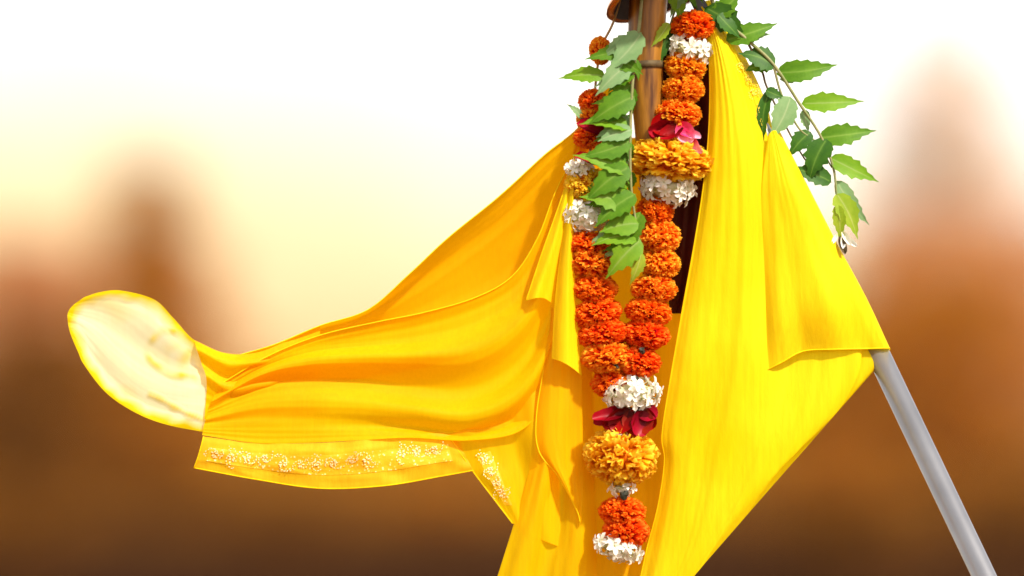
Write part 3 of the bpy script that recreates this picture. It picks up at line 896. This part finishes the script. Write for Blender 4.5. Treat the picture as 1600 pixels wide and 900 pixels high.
def petal_mesh(name, seed, mat, rows=6, cols=4, cup=0.35, wave=0.06, long=1.0):
    """a single petal: base at the origin, growing along +x, cupped"""
    rng = random.Random(seed)
    verts, faces, tip = [], [], []
    for i in range(rows + 1):
        t = i / rows
        w = math.sin(math.pi * (0.08 + 0.74 * t ** 0.85)) ** 0.75
        for j in range(cols + 1):
            s = j / cols * 2 - 1
            verts.append((t * long - 0.12 * s * s * t, 0.5 * w * s, cup * (t * t * 0.6 + s * s * 0.5 * w) + wave * rng.uniform(-1, 1) * t))
            tip.append(t)
    c1 = cols + 1
    for i in range(rows):
        for j in range(cols):
            faces.append((i * c1 + j, i * c1 + j + 1, (i + 1) * c1 + j + 1, (i + 1) * c1 + j))
    me = bpy.data.meshes.new(name)
    me.from_pydata(verts, [], faces)
    a = me.attributes.new('tip', 'FLOAT', 'POINT'); a.data.foreach_set('value', tip)
    me.polygons.foreach_set('use_smooth', [True] * len(me.polygons))
    me.materials.append(mat)
    me.update()
    return me

def jasmine_mesh(seed):
    """tube along -z and five open petals round +z, about 1 unit across"""
    rng = random.Random(seed)
    verts, faces, tip = [], [], []
    for k in range(5):
        a = k * 2 * math.pi / 5 + rng.uniform(-.15, .15)
        ca, sa = math.cos(a), math.sin(a)
        lift = rng.uniform(0.05, 0.35)
        s0 = len(verts)
        for (t, w) in ((0.04, 0.05), (0.22, 0.15), (0.42, 0.15), (0.56, 0.02)):
            for s in (-1, 0, 1):
                x, y = t, s * w
                z = lift * t + 0.10 * abs(s) * (w / 0.15) - 0.35 * max(0, t - 0.35) ** 2
                verts.append((x * ca - y * sa, x * sa + y * ca, z)); tip.append(min(1, .15 + t * 2.2))
        for i in range(3):
            for j in range(2):
                b = s0 + i * 3 + j
                faces.append((b, b + 1, b + 4, b + 3))
    s0 = len(verts)
    for (z, r) in ((0.02, 0.07), (-0.5, 0.05)):
        for k in range(6):
            verts.append((r * math.cos(k * math.pi / 3), r * math.sin(k * math.pi / 3), z)); tip.append(0.25 if z > 0 else 0.0)
    for k in range(6):
        faces.append((s0 + k, s0 + (k + 1) % 6, s0 + 6 + (k + 1) % 6, s0 + 6 + k))
    me = bpy.data.meshes.new('jasmine')
    me.from_pydata(verts, [], faces)
    a = me.attributes.new('tip', 'FLOAT', 'POINT'); a.data.foreach_set('value', tip)
    me.polygons.foreach_set('use_smooth', [True] * len(me.polygons))
    me.materials.append(M_JASMINE)
    me.update()
    return me

MG = [marigold_mesh(s) for s in range(4)]
JM = [jasmine_mesh(s) for s in range(4)]
RP = [petal_mesh('rose_petal', s, M_ROSE) for s in range(3)]
garland = empty('flower_garland', P(970, 880, 6))
tag(garland, 'V shaped garland of orange marigolds with white jasmine and red rose petals', 'garland')

def marigold(x, y, w, h, col, d=8, tilt=0, lab=None):
    w *= random.uniform(0.96, 1.07); h *= random.uniform(0.97, 1.10); tilt += random.uniform(-7, 7)
    mat = {'r': M_MG_RED, 'o': M_MG_ORANGE, 'y': M_MG_YELLOW}[col]
    M = Matrix.Translation(P(x, y, d)) @ Matrix.Rotation(R(tilt), 4, 'Y') @ Matrix.Rotation(random.uniform(-.2, .2), 4, 'X') @ Matrix.Diagonal((w * .55 * S, w * .55 * S, h * .53 * S, 1)) @ Matrix.Rotation(random.uniform(0, 6.28), 4, 'Z')
    o = inst('marigold', MG[random.randrange(4)], mat, M, garland)
    if lab: o['label'] = lab
    return o

def jasmine_cluster(x, y, w, h, n, d=8, tilt=0, size=24, lab=None):
    core = bpy.data.meshes.new('jasmine_cluster')
    bm = bmesh.new()
    bmesh.ops.create_icosphere(bm, subdivisions=2, radius=1.0)
    for v in bm.verts: v.co *= 1 + 0.25 * noise.noise(v.co * 2.5)
    bm.to_mesh(core); bm.free()
    a = core.attributes.new('tip', 'FLOAT', 'POINT'); a.data.foreach_set('value', [0.12] * len(core.vertices))
    core.materials.append(M_JASMINE)
    rot = Matrix.Rotation(R(tilt), 4, 'Y')
    T = Matrix.Translation(P(x, y, d)) @ rot
    cl = inst('jasmine_cluster', core, None, T @ Matrix.Diagonal((w * .33 * S, w * .30 * S, h * .30 * S, 1)), garland)
    if lab: cl['label'] = lab
    bpy.context.view_layer.update()
    ga = math.pi * (3 - math.sqrt(5))
    for i in range(n):
        z = 1 - 2 * (i + .5) / n
        r = math.sqrt(1 - z * z); th = i * ga + random.uniform(-.3, .3)
        nd = Vector((r * math.cos(th), r * math.sin(th), z * 0.9))
        if nd.y > 0.45: continue
        pos = Vector((nd.x * w * .42, nd.y * w * .36, nd.z * h * .40)) * S
        q = Vector((0, 0, 1)).rotation_difference((nd + Vector((random.gauss(0, .25), random.gauss(0, .25), random.gauss(0, .25)))).normalized())
        sz = size * random.uniform(.85, 1.2) * S
        M = T @ Matrix.Translation(pos) @ q.to_matrix().to_4x4() @ Matrix.Rotation(random.uniform(0, 6.28), 4, 'Z') @ Matrix.Diagonal((sz, sz, sz, 1))
        inst('jasmine', JM[i % 4], None, M, cl)
    return cl

def rose_petal(x, y, ang, length, width, d, roll=0, mat=None, tiltz=0):
    """base at (x, y); ang in degrees in the picture plane, 0 = right, 90 = up"""
    ax = Vector((math.cos(R(ang)), -math.sin(R(tiltz)), math.sin(R(ang)))).normalized()
    n = Vector((0, -1, 0)); n = (n - ax * n.dot(ax)).normalized()
    y_ = n.cross(ax)
    M = Matrix.Translation(P(x, y, d)) @ Matrix((ax, y_, n)).transposed().to_4x4() @ Matrix.Rotation(R(roll), 4, 'X') @ Matrix.Diagonal((length * S, width * S, length * S, 1))
    return inst('rose_petal', RP[random.randrange(3)], mat, M, garland)

# threads
right_line = [(1092, -60, 0), (1083, 42, 0), (1070, 120, 0), (1056, 185, 0), (1046, 250, 0), (1040, 300, 0), (1028, 370, 0), (1026, 440, 0), (1012, 500, 0), (998, 570, 0), (988, 615, 4), (976, 660, 6), (970, 710, 8), (973, 765, 8), (974, 815, 8), (965, 860, 8)]
left_line = [(985, -60, -12), (960, 30, -14), (938, 80, -12), (928, 160, -10), (925, 220, -6), (912, 280, 0), (912, 345, 0), (918, 400, 0), (925, 450, 0), (932, 490, 0), (942, 530, 0), (955, 580, 0), (985, 615, 2)]
tube('thread', [P(*p) for p in right_line], [0.0018] * len(right_line), M_STRING, garland, 6, n=80)
tube('thread', [P(*p) for p in left_line], [0.0018] * len(left_line), M_STRING, garland, 6, n=80)

# right strand
marigold(1083, 41, 62, 44, 'r', 12, -8)
jasmine_cluster(1077, 77, 74, 46, 34, 12, 8, lab='white jasmine cluster near the top of the right strand')
marigold(1070, 104, 60, 42, 'o', 8, 6)
marigold(1067, 140, 60, 46, 'o', 8, 4)
marigold(1058, 178, 64, 46, 'o', 8, 5)
for (x, y, a, ln, wd, d, ro, m) in ((1062, 192, 192, 46, 40, 28, 10, None), (1056, 198, 184, 44, 30, 33, -20, None), (1036, 196, 226, 28, 26, 30, 0, None), (1066, 198, 214, 40, 26, 36, 25, None),
                                    (1062, 192, -58, 36, 30, 36, 10, M_PINK), (1070, 204, -44, 44, 18, 34, 35, M_PINK), (1060, 206, -20, 36, 16, 37, -25, M_PINK)):
    rose_petal(x, y, a, ln, wd, d, ro, m)
marigold(1046, 250, 118, 66, 'y', 10, 10, 'large yellow marigold of the right strand')
jasmine_cluster(1043, 294, 92, 62, 44, 14, 6, lab='white jasmine cluster in the middle of the right strand')
marigold(1024, 330, 54, 44, 'r', 8)
marigold(1029, 369, 62, 50, 'o', 8)
marigold(1031, 412, 56, 48, 'o', 8, 3)
marigold(1022, 452, 66, 44, 'o', 8, 3)
marigold(1013, 488, 66, 42, 'r', 8, 5)
marigold(1009, 523, 64, 42, 'r', 8, 8)
marigold(997, 565, 62, 46, 'r', 8, 12)
# left strand
marigold(938, 79, 32, 42, 'o', -6, 0, 'small single orange marigold beside the leaves')
marigold(926, 158, 40, 36, 'r', -4, -8)
marigold(922, 186, 38, 36, 'o', -4)
marigold(922, 214, 46, 34, 'r', -2, -6)
rose_petal(960, 212, 170, 62, 26, 22, 30)
rose_petal(962, 262, 172, 66, 24, 24, 30)
rose_petal(930, 248, -10, 40, 20, 20, -20)
jasmine_cluster(907, 266, 48, 34, 18, 12, 0, 20, 'small white jasmine cluster at the top of the left strand')
marigold(915, 290, 62, 50, 'y', 6, -4, 'yellow orange marigold between the white clusters of the left strand')
jasmine_cluster(914, 338, 76, 60, 40, 12, 0, lab='white jasmine cluster of the left strand above the orange marigolds')
marigold(917, 382, 63.8, 44, 'r', 8)
marigold(924, 412, 68.2, 46, 'o', 8)
marigold(929, 451, 66, 44, 'r', 8, -3)
marigold(933, 490, 68.2, 44, 'r', 8, -5)
marigold(943, 522, 72.6, 42, 'r', 8, -8)
marigold(949, 558, 74.8, 46, 'o', 12, -8)
marigold(957, 597, 57.2, 44, 'r', 2, -10)
# joined tail
jasmine_cluster(988, 615, 96, 60, 46, 18, -6, 25, 'white jasmine cluster where the two strands join')
for (x, y, a, ln, wd, d, ro) in ((988, 642, 200, 64, 30, 22, 15), (984, 640, 208, 50, 30, 30, -20), (990, 642, -34, 42, 36, 24, 10), (996, 642, -18, 32, 32, 30, -25),
                                 (985, 640, 238, 44, 42, 34, 20), (996, 636, 270, 46, 50, 30, 0), (1006, 642, 250, 40, 36, 36, -20), (975, 646, 196, 50, 24, 36, 30)):
    rose_petal(x, y, a, ln, wd, d, ro)
marigold(970, 712, 98, 84, 'y', 12, 4, 'large yellow marigold below the red petals')
jasmine_cluster(972, 764, 46, 22, 14, 20, 0, 18, 'tiny white jasmine cluster below the large yellow marigold')
jasmine_cluster(964, 682, 36, 16, 10, 34, 0, 15, 'few white jasmine flowers just under the red petals')
marigold(972, 799, 62, 46, 'r', 12)
marigold(978, 830, 66, 46, 'r', 12, 6)
jasmine_cluster(965, 856, 84, 40, 36, 14, 18, 22, 'white jasmine cluster at the lowest end of the garland')
for (x, y, r) in ((1004, 548, 5), (976, 773, 7), (963, 572, 4), (996, 592, 4)):  # dark lumps added to stand for shaded gaps between the flowers
    verts, faces = [], []
    bm = bmesh.new(); bmesh.ops.create_icosphere(bm, subdivisions=2, radius=r * S)
    for v in bm.verts: v.co *= 1 + 0.9 * noise.noise(v.co * 350)
    me = bpy.data.meshes.new('gap_dark'); bm.to_mesh(me); bm.free(); me.materials.append(M_GAP_DARK)
    inst('gap_dark', me, None, Matrix.Translation(P(x, y, 38)), garland)

# ------------------------------------------------------------------ leafy twigs
def leaf_mesh(seed):
    """unit leaf along +x, width 1 (scaled per leaf); saw toothed, sickle shaped, folded along the rib"""
    rng = random.Random(seed)
    n = 12
    verts, faces, rib = [], [], []
    bend = rng.uniform(0.04, 0.10) * rng.choice((-1, 1))
    curl = rng.uniform(-0.10, -0.02)
    for i in range(n + 1):
        t = i / n
        w = (math.sin(math.pi * t ** 0.72) ** 0.85) * (1 - 0.2 * t) * (1 - max(0.0, t - 0.5) * 0.9) * 0.64 if 0 < t < 1 else 0.01
        tooth = (1.0, 0.84)[i % 2] * rng.uniform(0.93, 1.05)
        cx = t; cy = bend * math.sin(math.pi * t) * 1.6
        z = curl * (2 * t - 1) ** 2
        sk = 0.035 if i % 2 == 0 else 0.0
        for s in (-1, 0, 1):
            verts.append((cx + (sk if s else 0), cy + s * w * tooth, z + (0.07 * w if s else 0)))
            rib.append(1.0 if s == 0 else 0.0)
    for i in range(n):
        for j in range(2):
            b = i * 3 + j
            faces.append((b, b + 1, b + 4, b + 3))
    me = bpy.data.meshes.new('leaf')
    me.from_pydata(verts, [], faces)
    a = me.attributes.new('rib', 'FLOAT', 'POINT'); a.data.foreach_set('value', rib)
    me.polygons.foreach_set('use_smooth', [True] * len(me.polygons))
    me.materials.append(M_LEAF['mid'])
    me.update()
    return me
LEAF = [leaf_mesh(s) for s in range(6)]

def leaf(parent, b, t, w, col, d0=20, d1=20, roll=0):
    B0, T0 = P(b[0], b[1], d0), P(t[0], t[1], d1)
    ax = T0 - B0; ln = ax.length; ax.normalize()
    n = Vector((0, -1, 0.25)); n = (n - ax * n.dot(ax)).normalized()
    y_ = n.cross(ax)
    M = Matrix.Translation(B0) @ Matrix((ax, y_, n)).transposed().to_4x4() @ Matrix.Rotation(R(roll), 4, 'X') @ Matrix.Diagonal((ln, w * S * 0.88, ln, 1))
    return inst('leaf', LEAF[random.randrange(6)], M_LEAF[col], M, parent)

def stem(parent, pts, r0, r1, mat=None):
    n = len(pts)
    return tube('stem', [P(*p) for p in pts], [(r0 + (r1 - r0) * i / (n - 1)) * S for i in range(n)], mat or M_TWIG, parent, 8, n=40)

# twig hanging between the flower strands
tw = empty('neem_twig', P(1006, -60, 30))
tag(tw, 'hanging twig of pale green toothed leaves in front of the left flower strand', 'twig')
stem(tw, [(1006, -60, 26), (1000, 30, 40), (990, 110, 44), (985, 200, 46), (986, 290, 46), (994, 350, 44), (1002, 395, 40)], 3.0, 1.6)
for (b, t, w, c, d0, d1, ro) in (
    ((1003, 48), (950, 108), 44, 'pale', 46, 52, 10), ((992, 92), (932, 148), 36, 'pale', 48, 56, -10), ((958, 92), (1004, 116), 26, 'mid', 48, 50, 10),
    ((948, 117), (874, 121), 28, 'bright', 30, 24, 0), ((990, 108), (950, 142), 34, 'mid', 44, 46, 20), ((994, 148), (922, 192), 42, 'mid', 50, 58, -10),
    ((988, 196), (908, 190), 32, 'bright', 48, 52, 20), ((990, 202), (935, 220), 30, 'pale', 50, 54, 0), ((990, 216), (910, 244), 38, 'mid', 48, 54, 0),
    ((988, 268), (898, 240), 34, 'bright', 50, 56, 10), ((986, 258), (918, 312), 44, 'mid', 52, 60, -10), ((992, 318), (908, 306), 42, 'bright', 50, 58, 0),
    ((994, 300), (930, 352), 44, 'mid', 54, 60, 10), ((1000, 348), (938, 362), 40, 'bright', 52, 56, 0), ((1000, 368), (926, 380), 36, 'bright', 50, 56, 15),
    ((1003, 372), (948, 434), 42, 'bright', 54, 58, -10), ((1002, 392), (984, 444), 22, 'lime', 50, 48, 0), ((1000, 330), (985, 395), 36, 'mid', 48, 50, 10),
    ((912, 186), (886, 162), 12, 'pale', 10, 6, 0)):
    leaf(tw, b, t, w, c, d0, d1, ro)

lr = random.Random(21)
for k in range(20):
    y = 62 + k * 17
    sx = 996 - 12 * math.sin((y - 40) / 360 * math.pi)
    ln = lr.uniform(46, 78); dr = lr.uniform(8, 34)
    leaf(tw, (sx, y), (sx - ln, y + dr), lr.uniform(24, 34), lr.choice(('mid', 'bright', 'mid', 'pale')), 38 + lr.uniform(0, 6), 36 + lr.uniform(0, 8), lr.uniform(-25, 25))
for k in range(7):
    y = 90 + k * 44
    sx = 998 - 12 * math.sin((y - 40) / 360 * math.pi)
    leaf(tw, (sx - 4, y), (sx + lr.uniform(-18, 8), y + lr.uniform(34, 46)), lr.uniform(16, 24), lr.choice(('mid', 'dark')), 36, 34, lr.uniform(-30, 30))

# twig reaching out to the right
tr = empty('neem_twig', P(1105, -30, 10))
tag(tr, 'twig of dark and bright green pointed leaves spreading right of the cloth', 'twig')
stem(tr, [(1105, -30, 6), (1122, 22, 14), (1165, 60, 14), (1208, 100, 12), (1248, 160, 10), (1282, 212, 8), (1302, 262, 8), (1308, 310, 8), (1318, 366, 6)], 3.2, 1.4)
stem(tr, [(1208, 100, 12), (1222, 150, 6), (1248, 200, 4), (1275, 222, 4), (1300, 262, 6)], 2.0, 1.2)
stem(tr, [(1165, 60, 14), (1190, 110, 4), (1200, 140, 0), (1240, 220, 0), (1275, 275, 0)], 2.0, 1.2, M_TWIG_DARK)
for (b, t, w, c, d0, d1, ro) in (
    ((1112, 28), (1158, -14), 34, 'mid', 18, 16, 0), ((1100, 10), (1166, 64), 44, 'dark', 20, 16, 10), ((1132, 62), (1214, 35), 36, 'mid', 16, 10, 0),
    ((1122, 20), (1158, 58), 32, 'dark', 24, 20, -20), ((1158, 66), (1205, 52), 16, 'pale', 12, 6, 0), ((1214, 102), (1156, 82), 42, 'dark', 14, 16, 10),
    ((1212, 98), (1164, 110), 28, 'mid', 12, 12, 0), ((1212, 112), (1308, 99), 38, 'mid', 12, 6, 5), ((1218, 122), (1264, 112), 22, 'pale', 8, 4, 0),
    ((1250, 160), (1349, 156), 34, 'bright', 10, 4, 0), ((1236, 148), (1202, 218), 40, 'pale', 14, 18, 0), ((1200, 136), (1190, 236), 22, 'dark', 14, 18, 20),
    ((1196, 140), (1226, 152), 20, 'dark', 16, 14, 0), ((1278, 214), (1368, 202), 38, 'mid', 10, 4, 0), ((1268, 204), (1233, 244), 32, 'dark', 6, 8, 0),
    ((1292, 214), (1264, 282), 44, 'dark', 14, 16, 10), ((1302, 284), (1234, 262), 34, 'dark', 8, 10, 0), ((1296, 244), (1373, 282), 34, 'bright', 10, 4, 0),
    ((1306, 280), (1358, 350), 28, 'pale', 10, 4, 10), ((1306, 300), (1340, 372), 36, 'lime', 12, 8, 0), ((1308, 318), (1312, 378), 22, 'lime', 14, 10, 20),
    ((1256, 170), (1264, 206), 18, 'pale', 4, 2, 0)):
    leaf(tr, b, t, w, c, d0, d1, ro)
BUD = petal_mesh('bud', 9, M_JASMINE, 4, 2, 0.5, 0.02)
for k, (x, y, a, ln) in enumerate(((1316, 362, -60, 26), (1318, 366, -95, 24), (1312, 370, -75, 30), (1322, 372, -40, 22), (1308, 366, -120, 18))):
    ax = Vector((math.cos(R(a)), -.1, math.sin(R(a)))).normalized()
    n = Vector((0, -1, 0)); n = (n - ax * n.dot(ax)).normalized()
    M = Matrix.Translation(P(x, y, 14)) @ Matrix((ax, n.cross(ax), n)).transposed().to_4x4() @ Matrix.Diagonal((ln * S, ln * .4 * S, ln * S, 1))
    inst('bud', BUD, M_JASMINE if k != 2 else M_TWIG_DARK, M, tr)

# small sprig above the right strand
ts = empty('leaf_sprig', P(1062, -60, 20))
tag(ts, 'small light green leaf sprig at the top edge above the right strand', 'twig')
stem(ts, [(1062, -60, 16), (1062, -10, 18), (1050, 30, 14), (1040, 60, 10)], 2.4, 1.2)
for (b, t, w, c, d0, d1, ro) in (
    ((1058, -34), (1066, 34), 34, 'bright', 28, 24, 0), ((1066, -30), (1046, 26), 26, 'pale', 26, 24, 10), ((1046, 34), (1018, 72), 18, 'lime', 30, 34, 0),
    ((1046, 52), (1022, 112), 26, 'dark', 18, 20, 0), ((1080, -30), (1098, 22), 26, 'mid', 12, 8, 0), ((1050, 40), (1040, 96), 22, 'dark', 8, 4, 20)):
    leaf(ts, b, t, w, c, d0, d1, ro)

# ------------------------------------------------------------------ evening haze in the air
hz_m = bpy.data.materials.new('haze')
hz_m.use_nodes = True
hn = hz_m.node_tree.nodes
hn.clear()
ho = hn.new('ShaderNodeOutputMaterial')
hv = hn.new('ShaderNodeVolumePrincipled')
hv.inputs['Color'].default_value = (1.0, 0.60, 0.28, 1)
hv.inputs['Density'].default_value = 0.0003
hz_m.node_tree.links.new(hv.outputs[0], ho.inputs['Volume'])
x0, x1, y0, y1, z0, z1 = -2600, 2600, -70, 4100, -1.0, 36.0
hz = meshobj('haze', [(x0, y0, z0), (x1, y0, z0), (x1, y1, z0), (x0, y1, z0), (x0, y0, z1), (x1, y0, z1), (x1, y1, z1), (x0, y1, z1)],
             [(3, 2, 1, 0), (4, 5, 6, 7), (0, 1, 5, 4), (1, 2, 6, 5), (2, 3, 7, 6), (3, 0, 4, 7)], hz_m, None, False)
tag(hz, 'thin pale evening haze in front of the blurred trees', 'haze', kind='stuff')
